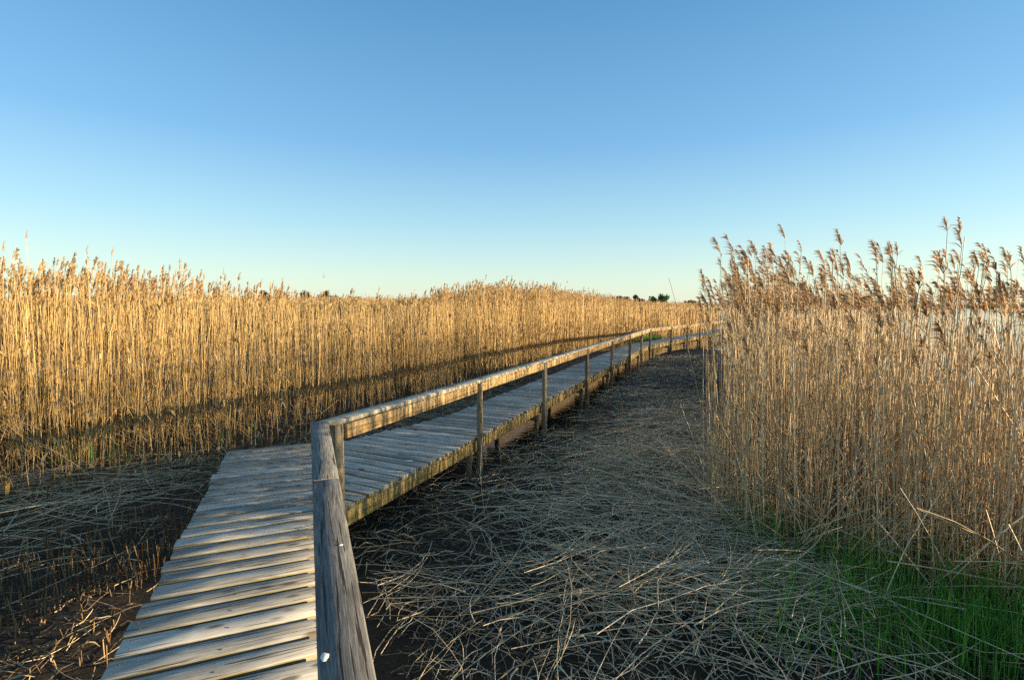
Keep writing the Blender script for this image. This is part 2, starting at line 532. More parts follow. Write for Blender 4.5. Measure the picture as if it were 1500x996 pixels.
ZB = -.047
beam(D1 * -1.7 + N1 * .015, D1 * 4.1 + N1 * .015, ZB, .15, .045, M_BEAM, "edge_beam", "edge beam of the near run, hidden under the rail")
beam(D1 * -1.7 - N1 * .87, D1 * 6.62 - N1 * .87, ZB, .15, .045, M_BEAM, "edge_beam", "left edge beam of the near run")
beam(A2 + D2 * -.27 - N2 * .03, A2 + D2 * LEN2 - N2 * .03, ZB, .15, .045, M_BEAM, "edge_beam", "yellowish sunlit edge beam of the middle run", seg=3.0)
beam(A2 + D2 * 3.3 - N2 * .93, A2 + D2 * (LEN2 + .2) - N2 * .93, ZB, .15, .045, M_BEAM, "edge_beam", "left edge beam of the middle run", seg=3.0)
beam(np.array([-2.2, 6.25]), A2 + D2 * 3.29 - N2 * .95, ZB - .004, .14, .045, M_BEAM, "edge_beam", "short slanting edge beam at the flared corner")
beam(B3 - N3 * .03, B3 + D3 * 27 - N3 * .03, ZB, .15, .045, M_BEAM, "edge_beam", "edge beam of the far run", seg=3.0)
beam(B3 + D3 * .3 - N3 * .93, B3 + D3 * 27 - N3 * .93, ZB, .15, .045, M_BEAM, "edge_beam", "left edge beam of the far run", seg=3.0)

# posts: (along-run parameter, run)
S2 = [2.33, 4.95, 8.05, 11.0, 14.1, 16.9]
posts = [v3(A2 + D2 * -.235 + N2 * .0, 0)] + [v3(A2 + D2 * s_ + N2 * .062, 0) for s_ in S2] + [v3(B3 + D2 * .02 + N2 * .066, 0)]
S3 = [3.2, 6.1, 8.9, 12.2, 15.3, 18.8, 22]
posts += [v3(B3 + D3 * s_ + N3 * .062, 0) for s_ in S3]
posts1 = [v3(D1 * 2.15 + N1 * .092, 0), v3(D1 * -.9 + N1 * .092, 0)]
Z_CAP = .77; T_CAP = .042
for i, p in enumerate(posts + posts1):
    acc = Acc()
    r = .046 + rng.normal(0, .003)
    lx, ly = rng.normal(0, .006, 2)
    cyl(acc, (p[0] + lx, p[1] + ly, -1.15), (p[0], p[1], Z_CAP - T_CAP - .002), r * 1.04, rng.random() * .6 + .2, r2=r)
    bpart(acc, "post", M_POST, "sunlit corner post under the rail's bend" if i == 0 else None)
# short piles and cross-bearers under the deck
def support(c, n, w, left_only=False):
    acc = Acc(); U = v3(-n, 0)
    board(acc, v3(c - n * (w / 2 - .005), ZB - .15 - .055), U, np.cross(UP, U), UP, w + .02, .07, .1, rng.random(), .006)
    bpart(acc, "cross_bearer", M_POST)
    for off in (.10, w - .12):
        acc = Acc(); q = c - n * off
        cyl(acc, (q[0] + .06, q[1] - .02, -1.2), (q[0] + .06, q[1] - .02, ZB - .16), .042, rng.random() * .4, r2=.04)
        bpart(acc, "pile", M_POST)
for s_ in S2: support(A2 + D2 * (s_ - .13), N2, 1.0)
for s_ in S3: support(B3 + D3 * (s_ - .13), N3, 1.0)
for t_ in (2.0, 5.6): support(D1 * t_ + N1 * .03, N1, .93)

# handrail: flat caps with a board on edge beneath
def cap(p0, p1, label=None, mat=M_CAP, tone=None, taper=(0, 0), z=Z_CAP):
    U = v3(np.asarray(p1) - np.asarray(p0), 0); L = np.linalg.norm(U); U /= L
    acc = Acc()
    board(acc, v3((np.asarray(p0) + np.asarray(p1)) / 2, z - T_CAP / 2), U, np.cross(UP, U), UP, L, .137, T_CAP, rng.random() if tone is None else tone, .007, taper)
    return bpart(acc, "handrail", mat, label)
c1 = N1 * .0705
cap(D1 * 2.875 + c1, D1 * 4.375 + c1, "short grey handrail plank at the corner", tone=.62)
cap(D1 * -1.9 + c1, D1 * 2.868 + c1, "dark cracked handrail plank nearest the camera", tone=.38)
hr = cap(A2 + D2 * -.315 + N2 * -.035, A2 + D2 * 2.33 + N2 * .035, "handrail plank running from the corner", M_CAP2, taper=(-.97, 0))
ends2 = [2.335] + S2[1:] + [LEN2 + .03]
caps2 = [hr] + [cap(A2 + D2 * (a_ + .004) + N2 * .035, A2 + D2 * b_ + N2 * .035, None, M_CAP2) for a_, b_ in zip(ends2[:-1], ends2[1:])]
ends3 = [.02] + S3[:-1] + [24]
caps3 = [cap(B3 + D3 * (a_ + .004) + N3 * .035, B3 + D3 * b_ + N3 * .035, None, M_CAP2) for a_, b_ in zip(ends3[:-1], ends3[1:])]
def side_board(p0, p1, parent):
    U = v3(np.asarray(p1) - np.asarray(p0), 0); L = np.linalg.norm(U); U /= L
    acc = Acc()
    board(acc, v3((np.asarray(p0) + np.asarray(p1)) / 2, Z_CAP - T_CAP - .062 - .003), U, np.cross(UP, U), UP, L, .034, .122, rng.random() * .6 + .4, .004)
    bpart(acc, "side_board", M_RAIL, None, parent)
e2 = [-.24] + S2 + [LEN2]
for h_, a_, b_ in zip(caps2, e2[:-1], e2[1:]):
    side_board(A2 + D2 * (a_ + .052) + N2 * .048, A2 + D2 * (b_ - .05) + N2 * .048, h_)
e3 = [0.] + S3
for h_, a_, b_ in zip(caps3, e3[:-1], e3[1:]):
    side_board(B3 + D3 * (a_ + .052) + N3 * .048, B3 + D3 * (b_ - .05) + N3 * .048, h_)

# white splashes
def splash(x, y, z, rx, ry, rot, label, seed):
    r_ = random.Random(seed); n = 22; vs = []
    for lay, k in ((0, 1.0), (.0018, .8)):
        for j in range(n):
            th = j * 2 * math.pi / n
            q = (1 + .08 * math.sin(3 * th + seed) + r_.uniform(-.1, .1)) * k
            a_, b_ = math.cos(th) * rx * q, math.sin(th) * ry * q
            vs.append((a_ * math.cos(rot) - b_ * math.sin(rot), a_ * math.sin(rot) + b_ * math.cos(rot), lay))
    acc = Acc()
    F = [(j, (j + 1) % n, n + (j + 1) % n, n + j) for j in range(n)]
    acc.add(vs, F)
    acc.f.append(np.array([[n + j for j in range(n)]])); acc.m.append(np.zeros(1, int))
    o = acc.obj("bird_dropping", M_WHITE); o.location = (x, y, z)
    tag(o, label, "dropping", "white bird droppings on the boardwalk")
splash(-.50, 1.29, Z_CAP + .0005, .011, .018, .35, "large white bird splash near the handrail's left edge", 1)
splash(-.672, 1.925, Z_CAP + .0005, .009, .006, .2, "small white bird dropping near the handrail's right edge", 2)
splash(-1.15, 5.5, .003, .05, .02, .25, "white bird splash on a plank of the middle run", 3)

# ------------------------------------------------------------------ reeds
def stalk_lines(pts, ztop, lean, K=5, curve=.05, z0=None):
    N = len(pts)
    zb = (ground_z(pts[:, 0], pts[:, 1]) if z0 is None else z0) - .04
    u = np.linspace(0, 1, K)[None, :, None]
    h = (ztop - zb)
    L = lean * h[:, None]
    c = rng.normal(0, curve, (N, 2)) * h[:, None]
    P = np.zeros((N, K, 3))
    P[..., :2] = pts[:, None] + L[:, None] * u + c[:, None] * (u * u - u) * 1.2
    P[..., 2] = zb[:, None] + h[:, None] * u[..., 0]
    return P

def plume_blades(acc, tips, axis_dir, size, nb, wind, tone, mat, wmul=1.0, ratio=.55, spread=.5):
    """feathery panicles: each has nb tapered blades leaving an axis that curves downwind"""
    N = len(tips)
    wind = np.asarray(wind, float)
    tips = np.repeat(tips, nb, 0); ax = np.repeat(axis_dir, nb, 0); sz = np.repeat(size, nb)
    u = rng.random(N * nb) ** .9
    start = tips + ax * (sz * (u * .75 - .1))[:, None] + wind[None] * (sz * .32 * u * u)[:, None]
    ln = sz * ratio * (1.05 - .6 * u) * (.65 + .6 * rng.random(N * nb))
    d = ax * .75 + wind[None] * (.55 + .5 * u)[:, None] + rng.normal(0, spread, (N * nb, 3)) * np.array([.55, .55, .4])
    d /= np.linalg.norm(d, axis=1, keepdims=True)
    droop = np.array([0, 0, -1.]) * .6 + wind * .35
    mid = start + d * (ln * .5)[:, None]
    end = start + d * ln[:, None] + droop[None] * (ln * .55)[:, None]
    P = np.stack([start, mid, end], 1)
    side = np.cross(d, rng.normal(0, 1, (N * nb, 3))); side /= np.linalg.norm(side, axis=1, keepdims=True)
    w = (.007 + .005 * rng.random(N * nb)) * wmul * (sz / .24)
    W = np.stack([w * .5, w, w * .15], 1)
    ribbons(acc, P, W, side, np.clip(np.repeat(tone, nb) + rng.normal(0, .15, N * nb), 0, 1), mat)

def leaves(acc, P, n_per, length, tone, mat, width=.011, wind=(0, 0, 0)):
    N, K, _ = P.shape
    n = int(N * n_per)
    if n == 0: return
    idx = rng.integers(0, N, n); u = .15 + .75 * rng.random(n)
    k = np.clip((u * (K - 1)).astype(int), 0, K - 2); f = u * (K - 1) - k
    b = P[idx, k] * (1 - f)[:, None] + P[idx, k + 1] * f[:, None]
    th = rng.random(n) * 6.28; el = .5 + .9 * rng.random(n)
    d = np.stack([np.cos(th) * np.cos(el), np.sin(th) * np.cos(el), np.sin(el)], 1) + np.asarray(wind)
    ln = length * (.5 + rng.random(n))
    m = b + d * (ln * .5)[:, None]
    e = b + d * ln[:, None] - np.array([0, 0, 1.]) * (ln * (.2 + .8 * rng.random(n)))[:, None]
    side = np.cross(d, [0, 0, 1.]); side /= np.linalg.norm(side, axis=1, keepdims=True) + 1e-6
    w = width * (.6 + .7 * rng.random(n))
    ribbons(acc, np.stack([b, m, e], 1), np.stack([w * .7, w, w * .1], 1), side, np.clip(tone[idx] + rng.normal(0, .12, n), 0, 1), mat)

def axis_of(P, up=.6):
    d = P[:, -1] - P[:, -2]; d /= np.linalg.norm(d, axis=1, keepdims=True)
    d = d + np.array([0, 0, up]); return d / np.linalg.norm(d, axis=1, keepdims=True)

WIND_R = np.array([-.85, -.1, .05]); WIND_L = np.array([.3, .05, .1])

def wall_dist(p):
    """signed: how far the points lie behind the left reed wall, and the arc parameter of the foot"""
    best = np.full(len(p), 1e9); bs = np.zeros(len(p)); sgn = np.zeros(len(p))
    for i in range(len(WALL) - 1):
        a, b = WALL[i], WALL[i + 1]; d = b - a; L = np.linalg.norm(d); d = d / L
        q = p - a; t_ = np.clip(q @ d, 0, L); r = q - t_[:, None] * d
        dd = np.linalg.norm(r, axis=1); c = d[0] * q[:, 1] - d[1] * q[:, 0]
        m = dd < best
        best[m] = dd[m]; sgn[m] = np.sign(c[m]); bs[m] = (i + t_ / L)[m]
    return best * sgn, bs

# height of the left stand's plumes, by bearing (x / y): tall at the left, a dip, then a taller clump in the middle
BEAR = [-3, -1.01, -.88, -.74, -.57, -.47, -.405, -.31, -.23, -.176, -.135, -.068, 0, .068, .135, .19, .27, .34, .6]
TOPZ = [2.4, 2.42, 2.44, 2.36, 2.24, 2.11, 1.97, 1.87, 1.84, 1.98, 2.26, 2.5, 2.63, 2.6, 2.5, 2.36, 2.1, 2.05, 2.0]

# ---- left stand
def left_stand():
    poly = [tuple(q) for q in WALL] + [(14, 62), (2, 46), (-4, 33), (-7, 22), (-9.5, 17.5), (-14, 14), (-19, 9)]
    n = 52000
    p = sample_poly(poly, n)
    d, s_ = wall_dist(p)
    dist = np.hypot(p[:, 0], p[:, 1])
    clump = vnoise(p[:, 0], p[:, 1], .55, 3)
    edge = vnoise(p[:, 0], p[:, 1], 1.3, 8) * 1.1 + vnoise(p[:, 0], p[:, 1], .33, 18) * .9 - .35
    keep = (d > edge - .25) & (rng.random(n) < np.exp(-np.clip(d - 3.0, 0, 9) / np.where(s_ < 4, 4.5, 2.2)) * (.12 + 1.15 * clump * vnoise(p[:, 0], p[:, 1], .21, 14) + .28 * np.clip(d, 0, 2)))
    # thinner where the pool glints through
    thin = np.exp(-((s_ - 5.2) / .7) ** 2) * .55
    keep &= rng.random(n) > thin
    p, d, s_, dist = p[keep], d[keep], s_[keep], dist[keep]
    zt = np.interp(p[:, 0] / np.maximum(p[:, 1], 1), BEAR, TOPZ) - .2 + rng.normal(0, .13, len(p)) - np.abs(rng.normal(0, .16, len(p)))
    low = rng.random(len(p)) < np.where(dist > 12, .4, .66)
    zt[low] -= np.clip(zt[low] - np.where(dist[low] > 12, 2.0, 1.68), 0, 9) * .85 + rng.random(low.sum()) ** 2 * .8
    # stragglers and snapped stems in front of the stand
    q = np.concatenate([sample_poly([(-7.6, 3.9), (-6.3, 5.6), (-4.6, 7.3), (-3.4, 8.2), (-2.9, 7.7), (-4.2, 6.6), (-5.6, 5.2)], 210), sample_poly([(-2.3, 10.9), (0, 16.6), (.5, 16.2), (-1.7, 10.5)], 90)])
    zq = -.35 + 1.7 * rng.random(len(q)) ** 2
    p = np.concatenate([p, q]); zt = np.concatenate([zt, zq]); dist = np.hypot(p[:, 0], p[:, 1])
    return p, zt, dist
pL, zL, dL = left_stand()

def right_stand():
    n = 17500
    p = sample_poly(RIGHT_STAND, n)
    clump = vnoise(p[:, 0], p[:, 1], .5, 6)
    far_w = p[:, 0] - .42 * p[:, 1]
    keep = rng.random(n) < (.35 + .95 * clump) * np.where(p[:, 0] > .72 * p[:, 1], 1.0, .8) * np.where(p[:, 1] > 17, np.where(far_w > 2.0, .12, .5), 1)
    p = p[keep]
    p = np.concatenate([p, sample_poly([(1.95, 5.0), (2.05, 4.8), (3.1, 7.4), (3.0, 7.4)], 14)])
    # leave the deck clear
    s3 = (p - B3) @ N3; p = p[s3 > .25]
    dist = np.hypot(p[:, 0], p[:, 1])
    dx = p[:, 0] - np.maximum(.41 * p[:, 1], np.clip(4.6 - .5 * p[:, 1], 2, 3.6))
    zt = 1.92 - .16 * np.clip(dx - 1.0, 0, 3.4) + rng.normal(0, .27, len(p)) - np.abs(rng.normal(0, .12, len(p)))
    low = rng.random(len(p)) < .5
    zt[low] -= np.clip(zt[low] - 1.72, 0, 9) * .8 + rng.random(low.sum()) ** 2 * 1.3
    zt = np.minimum(zt, 1.5 + .125 * dist + rng.normal(0, .06, len(p)))
    near = p[:, 1] < 3.25                                               # low growth out of view, added to shade the ground but not the deck
    zt[near] = .0 + .4 * rng.random(near.sum())
    zt[(p[:, 1] < 3.6) & ~near] -= .5 * rng.random(((p[:, 1] < 3.6) & ~near).sum())
    # short dead growth between the stems; more added out of view to shade ground
    q = np.concatenate([sample_poly(RIGHT_STAND, 4500), sample_poly([(3.5, 3.3), (3.9, 1.2), (8, .8), (8, 3.3)], 3500)])
    zq = -.32 + np.where(q[:, 1] < 3.3, .82, .62) * rng.random(len(q))
    p = np.concatenate([p, q]); zt = np.concatenate([zt, zq]); dist = np.hypot(p[:, 0], p[:, 1])
    return p, zt, dist
pR, zR, dR = right_stand()

# ---- prototype reeds (stalk + plume), copied for the individuals
def reed_protos(n, mat_s, mat_p, wind, spread, ratio, lean_sd, prefix):
    out = []
    for i in range(n):
        h = 2.5
        pts = np.zeros((1, 2)); lean = rng.normal(0, lean_sd, (1, 2))
        P = stalk_lines(pts, np.array([h]), lean, 9, .05, z0=np.array([.04]))
        a = Acc()
        tn = np.array([.35 + .5 * rng.random()])
        tubes(a, P, np.linspace(.0046, .0026, 9)[None] * (.85 + .35 * rng.random()), tn, 5)
        leaves(a, P, 3, .22, tn, 0, .010, wind * .5)
        ms = a.mesh("reed_stalk", [mat_s])
        a = Acc()
        plume_blades(a, P[:, -1], axis_of(P), np.array([.13 + .09 * rng.random()]), int(26 + 26 * rng.random()), wind * (.45 + .8 * rng.random()), np.array([.3 + .5 * rng.random()]), 0, 1.0, ratio, spread)
        mp = a.mesh("reed_plume", [mat_p])
        out.append((ms, mp))
    return out
PROTO_R = reed_protos(16, M_RIGHT, M_PLUME_R, WIND_R, .42, .55, .04, "r")
PROTO_L = reed_protos(14, M_LEFT, M_PLUME_L, WIND_L, .35, .45, .03, "l")

def place_reed(protos, x, y, ztop, label, group, yaw=0.0, plume=True, psc=1.0):
    ms, mp = protos[random.randrange(len(protos))]
    gz = float(ground_z(x, y)) - .04
    h = ztop - gz; k = h / 2.5
    root = empty("reed", (x, y, gz), (random.gauss(0, .02), random.gauss(0, .02), yaw))
    root.scale = (1, 1, k)
    st = link(bpy.data.objects.new("stalk", ms)); st.parent = root
    if plume:
        pl = link(bpy.data.objects.new("plume", mp)); pl.parent = root
        # keep the plume itself unstretched
        top = 2.5
        pl.scale = (psc, psc, psc / k); pl.location = (0, 0, top - top * psc / k)
    tag(root, label, "reed", group)
    return root

# outstanding tall reeds (position, top height)
def at_px(px, dist_y): return (px - 750) / 740.0 * dist_y
SPECIAL_R = [
    (1176, 308, 5.6, "tallest reed of the right stand with a shaggy brown plume"),
    (1106, 337, 5.9, "slim reed on the right whose small round plume stands clear of its neighbours"),
    (1129, 341, 5.7, "reed with a full brown plume between the round-plumed reed and the tallest one"),
    (1160, 347, 6.0, "thin-plumed reed just left of the tallest reed on the right"),
    (1066, 355, 6.2, "outermost reed at the right stand's left edge, with a dark narrow plume"),
    (1388, 352, 5.3, "reed with a split wispy plume in the right half of the right stand"),
    (1414, 350, 5.2, "leaning reed with a dark swept plume beside the wispy split one"),
    (1462, 342, 5.0, "reed with a hooked plume left of the large plume at the picture's right border"),
    (1496, 338, 4.9, "reed with a large ragged plume at the picture's right border"),
    (1220, 356, 5.7, "reed with a plume like a little flag in the right stand's first third"),
]
for px, py, dy, lab in SPECIAL_R:
    place_reed(PROTO_R, at_px(px, dy), dy, 1.7 + (450 - py) * dy / 740 - .3, lab, None, random.gauss(0, .12), True, 1.0)
SPECIAL_L = [
    (41, 330, 7.4, "tallest reed of the left stand with a golden spire of a plume"),
    (474, 393, 10.2, "lone tall reed with a dark plume above the low middle of the left stand"),
    (550, 416, 11.6, "solitary thin reed standing clear above the dip in the left reeds"),
    (158, 357, 8.0, "reed with a small dark plume jutting above the left reeds"),
]
for px, py, dy, lab in SPECIAL_L:
    place_reed(PROTO_L, at_px(px, dy), dy, 1.7 + (450 - py) * dy / 740 - .2, lab, None, random.gauss(0, .2))

oR = np.argsort(dR + .0 * pR[:, 0]); vis = (pR[:, 0] < 1.05 * pR[:, 1]) & (zR > 1.2)
oR = [i for i in oR if vis[i]]
NR, NL = 170, 110
indR = oR[:NR]
for i in indR:
    place_reed(PROTO_R, pR[i, 0], pR[i, 1], zR[i], "dry tan reed with wind-blown plume in the right stand's front rows", "reeds in the front rows of the right stand", random.gauss(0, .3), True, .8 + .3 * random.random())
oL = np.argsort(dL); visl = (pL[:, 0] > -1.08 * pL[:, 1]) & (zL > 1.75)
oL = [i for i in oL if visl[i]]
indL = oL[:NL]
for i in indL:
    place_reed(PROTO_L, pL[i, 0], pL[i, 1], zL[i], "golden reed with an upright plume in the front rows of the left stand", "reeds in the front rows of the left stand", random.gauss(0, .4), True, .8 + .3 * random.random())

def bed(name, p, zt, dist, mat_s, mat_p, wind, label, plume_top, spread, ratio, rbase=.0033, nb_near=26, lean_bias=(0, 0), leaf=1.4, broken=None):
    acc = Acc()
    N = len(p)
    lean = rng.normal(0, .04, (N, 2)) + np.array(lean_bias)
    lean[:, 0] += .15 * (vnoise(p[:, 0], p[:, 1], .8, 21) - .5) + .13 * (vnoise(p[:, 0], p[:, 1], .27, 22) - .5) + .10 * np.clip((-p[:, 0] - 4.4) / 2, 0, 1) * (p[:, 1] < 12)
    wild = rng.random(N) < .05
    lean[wild] += rng.normal(0, .13, (wild.sum(), 2))
    wmul = np.clip(dist / 9, 1, 6)
    P = stalk_lines(p, zt, lean, 5, .06)
    if broken:
        bp, (lo_, hi_) = broken
        nb_ = len(bp); Lb = lo_ + (hi_ - lo_) * rng.random(nb_)
        th_ = rng.random(nb_) * 6.28; an = R(25) + R(50) * rng.random(nb_)
        dd = np.stack([np.cos(th_) * np.sin(an), np.sin(th_) * np.sin(an) * .6, np.cos(an)], 1)
        b0 = np.stack([bp[:, 0], bp[:, 1], ground_z(bp[:, 0], bp[:, 1]) + .5 * rng.random(nb_) ** 2], 1) - dd * .03
        uu = np.linspace(0, 1, 5)
        Q = b0[:, None] + dd[:, None] * (Lb[:, None] * uu)[..., None]
        Q[..., 2] -= (rng.random(nb_) * .22 * Lb)[:, None] * uu ** 2
        tubes(acc, Q, rbase * (.8 + .4 * rng.random(nb_))[:, None], np.clip(.55 + rng.normal(0, .22, nb_), 0, 1), 3, 0)
    tone = np.clip(.5 + rng.normal(0, .2, N), 0, 1)
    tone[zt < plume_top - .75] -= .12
    rad = (rbase * wmul * (.8 + .45 * rng.random(N)))[:, None] * np.linspace(1, .6, 5)[None]
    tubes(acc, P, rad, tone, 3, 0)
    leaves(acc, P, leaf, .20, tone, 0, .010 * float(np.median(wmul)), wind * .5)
    has = (~wild) & (zt > plume_top - .65) & (rng.random(N) < .88)
    for lo, hi, nb, wm in ((0, 9, nb_near, 1.3), (9, 16, nb_near // 2, 2.0), (16, 30, 9, 2.9), (30, 400, 5, 4.0)):
        m = has & (dist >= lo) & (dist < hi)
        if m.sum(): plume_blades(acc, P[m][:, -1], axis_of(P[m]), .19 + .12 * rng.random(m.sum()), nb, wind, np.clip(.45 + rng.normal(0, .2, m.sum()), 0, 1), 1, wm, ratio, spread)
    o = acc.obj(name, [mat_s, mat_p])
    tag(o, label, "reeds", kind="stuff")
    return o
mk = np.ones(len(pL), bool); mk[indL] = False
bed("reed_bed", pL[mk], zL[mk], dL[mk], M_LEFT, M_PLUME_L, WIND_L, "golden sunlit mass of dry reeds left of the boardwalk", 2.38, .35, .5, .0034, 30, (.01, 0), .8, broken=(sample_poly([(-8, 4), (-6.1, 5.8), (-4.6, 7.8), (-3.4, 9.3), (-3.9, 9.9), (-5.2, 8.4), (-8.5, 6.2)], 260), (.5, 1.5)))
mk = np.ones(len(pR), bool); mk[indR] = False
bed("reed_bed", pR[mk], zR[mk], dR[mk], M_RIGHT, M_PLUME_R, WIND_R, "tan mass of dry reeds right of the boardwalk", 2.25, .42, .5, .0040, 20, (0, 0), .18, broken=(sample_poly([(1.9, 4.9), (2.0, 4.2), (2.9, 3.6), (4.3, 2.9), (5.4, 3.4), (3.6, 4.6), (3.0, 5.6), (2.3, 5.5)], 230), (.5, 1.7)))

# ---- far beds
def far_bed():
    p1 = sample_poly([(-75, 44), (-40, 40), (-12, 39), (4, 49), (14, 63), (10, 70), (-10, 52), (-40, 50), (-75, 56)], 15000)
    z1 = 2.28 + rng.normal(0, .12, len(p1)) + .25 * (vnoise(p1[:, 0], p1[:, 1], 6, 9) - .5)
    p2 = sample_poly([(-120, 120), (-30, 95), (20, 85), (40, 90), (130, 150), (130, 175), (40, 115), (0, 110), (-120, 150)], 9000)
    z2 = 2.35 + rng.normal(0, .15, len(p2)) + .5 * (vnoise(p2[:, 0], p2[:, 1], 12, 9) - .5)
    p = np.concatenate([p1, p2]); z = np.concatenate([z1, z2])
    return p, z, np.hypot(p[:, 0], p[:, 1])
pF, zF, dF = far_bed()
bed("far_reed_bed", pF, zF, dF, M_LEFT, M_PLUME_L, WIND_L, "level far reed beds along the horizon beyond the water", 2.3, .35, .45, .0032, 6, (0, 0), .3)

# ------------------------------------------------------------------ litter of fallen stalks
LIT_R = [(-.35, 2.2), (3.6, 2.2), (4.2, 3.4), (2.6, 4.6), (3.6, 7.6), (4.9, 11.2), (7.0, 16.5), (9.0, 22), (6.0, 21.6), (2.6, 14), (.1, 8.9), (-1.9, 4.9), (-1.3, 4.2)]
LIT_L = [(-1.9, 1.6), (-3.55, 5.9), (-2.6, 7.2), (-1.0, 8.8), (1.0, 13), (2.2, 17), (0, 17), (-2.2, 12), (-4.2, 9), (-6.3, 6.6), (-7, 4.4), (-5, 1.5)]
NEAR_L = [(-1.9, 1.9), (-2.9, 4.4), (-4.6, 4.8), (-5.2, 4.2), (-3.0, 2.2)]
NEAR_R = [(-.3, 2.4), (2.6, 2.5), (2.4, 3.4), (.4, 4.0), (-1.2, 4.4)]
STRAW_L = [(-8, 4.4), (-6.0, 4.7), (-4.3, 5.0), (-3.6, 5.9), (-2.7, 7.0), (-1.6, 8.3), (.8, 13), (-.8, 14.5), (-2.6, 10.2), (-3.7, 8), (-5.9, 6.6), (-8, 5.6)]
def lay(n, poly, length, zlo, zhi, clusters, jit, flow):
    cs = sample_poly(poly, clusters); cd = rng.normal(flow, .75, clusters); cz = rng.random(clusters)
    ci = rng.integers(0, clusters, n)
    free = rng.random(n) < .35
    pts = cs[ci] + rng.normal(0, .45, (n, 2))
    fp = sample_poly(poly, n); pts[free] = fp[free]
    th = cd[ci] + rng.normal(0, jit, n); th[free] = rng.random(free.sum()) * np.pi
    ok = in_poly(pts, poly) & (rng.random(n) < np.clip(1.5 - pts[:, 1] / 13, .3, 1)) & ((ground_z(pts[:, 0], pts[:, 1]) > Z_W) | (rng.random(n) < .12)); pts, th, ci = pts[ok], th[ok], ci[ok]; n = len(pts)
    L = length * (.35 + .95 * rng.random(n))
    zc = ground_z(pts[:, 0], pts[:, 1]) + zlo + (zhi - zlo) * np.clip(.6 * cz[ci] + .5 * rng.random(n) - .05, 0, 1)
    pitch = rng.normal(0, .05, n)
    d = np.stack([np.cos(th) * np.cos(pitch), np.sin(th) * np.cos(pitch), np.sin(pitch)], 1)
    K = 5; u = np.linspace(-.5, .5, K)
    bend = rng.normal(0, .1, n) * L
    side = np.stack([-np.sin(th), np.cos(th), np.zeros(n)], 1)
    P = np.stack([pts[:, 0], pts[:, 1], zc], 1)[:, None] + d[:, None] * (L[:, None] * u)[..., None]
    P += side[:, None] * (bend[:, None] * (4 * u * u))[..., None]
    P[..., 2] += rng.normal(0, .012, (n, K))
    # kinks
    kk = rng.random(n) < .18
    P[kk, 3:] += (side[kk] * (rng.normal(0, .12, kk.sum()) * L[kk])[:, None])[:, None] * np.array([.5, 1.])[None, :, None]
    gz = ground_z(P[..., 0].ravel(), P[..., 1].ravel()).reshape(n, K) + .004
    P[..., 2] = np.maximum(P[..., 2], gz)
    return P
acc = Acc()
P = np.concatenate([lay(3600, LIT_R, .75, .01, .2, 60, .2, .35), lay(700, NEAR_R, .35, .005, .07, 70, .5, .5), lay(2600, [(.3, 3.2), (2.6, 3.0), (2.2, 4.6), (3.0, 7.2), (4.2, 10.5), (2.6, 10), (1.2, 7), (.2, 5)], .95, .02, .3, 34, .22, .45)])
tubes(acc, P, (.0021 + .0022 * rng.random(len(P)) ** 2)[:, None] * np.linspace(1.15, .7, 5)[None], np.clip(.72 + rng.normal(0, .25, len(P)), 0, 1), 3)
P = lay(8000, LIT_R, .24, .0, .05, 300, .6, .5)
tubes(acc, P, (.002 + .0016 * rng.random(len(P)))[:, None], np.clip(.22 + rng.normal(0, .18, len(P)), 0, 1), 3)
def flat_leaves(n, poly):
    p = sample_poly(poly, n); p = p[ground_z(p[:, 0], p[:, 1]) > Z_W]; n = len(p)
    th = rng.random(n) * 6.28; L = .06 + .2 * rng.random(n); K = 4; u = np.linspace(-.5, .5, K)
    d = np.stack([np.cos(th), np.sin(th), rng.normal(0, .25, n)], 1)
    b = np.stack([p[:, 0], p[:, 1], ground_z(p[:, 0], p[:, 1]) + .02 + .13 * rng.random(n)], 1)
    P = b[:, None] + d[:, None] * (L[:, None] * u)[..., None]
    P[..., 2] -= ((u * u)[None] * L[:, None] * (.6 + 1.2 * rng.random(n))[:, None]); P += rng.normal(0, .008, P.shape)
    sd_ = np.stack([-np.sin(th), np.cos(th), rng.normal(0, .5, n)], 1); sd_ /= np.linalg.norm(sd_, axis=1, keepdims=True)
    ribbons(acc, P, np.array([.4, 1, .9, .2])[None] * (.006 + .01 * rng.random(n))[:, None], sd_, np.clip(.25 + rng.normal(0, .22, n), 0, 1))
flat_leaves(3000, LIT_R)
tag(acc.obj("reed_litter", M_FALL), "matted grey litter of broken reeds right of the boardwalk", "litter", kind="stuff")
acc = Acc()
P = np.concatenate([lay(1100, STRAW_L, .9, .01, .14, 40, .18, .33), lay(420, LIT_L, .6, .01, .08, 60, .5, .3), lay(70, NEAR_L, .35, .005, .05, 60, .5, .6)])
tubes(acc, P, (.0021 + .0022 * rng.random(len(P)) ** 2)[:, None] * np.linspace(1.15, .7, 5)[None], np.clip(.55 + rng.normal(0, .24, len(P)), 0, 1), 3)
P = lay(5500, LIT_L, .24, .0, .05, 220, .5, .4)
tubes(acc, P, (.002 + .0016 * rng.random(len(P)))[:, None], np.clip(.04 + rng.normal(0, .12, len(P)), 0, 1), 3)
flat_leaves(1200, LIT_L)
tag(acc.obj("reed_litter", M_FALL), "dark litter of broken reeds on the mud left of the boardwalk", "litter", kind="stuff")

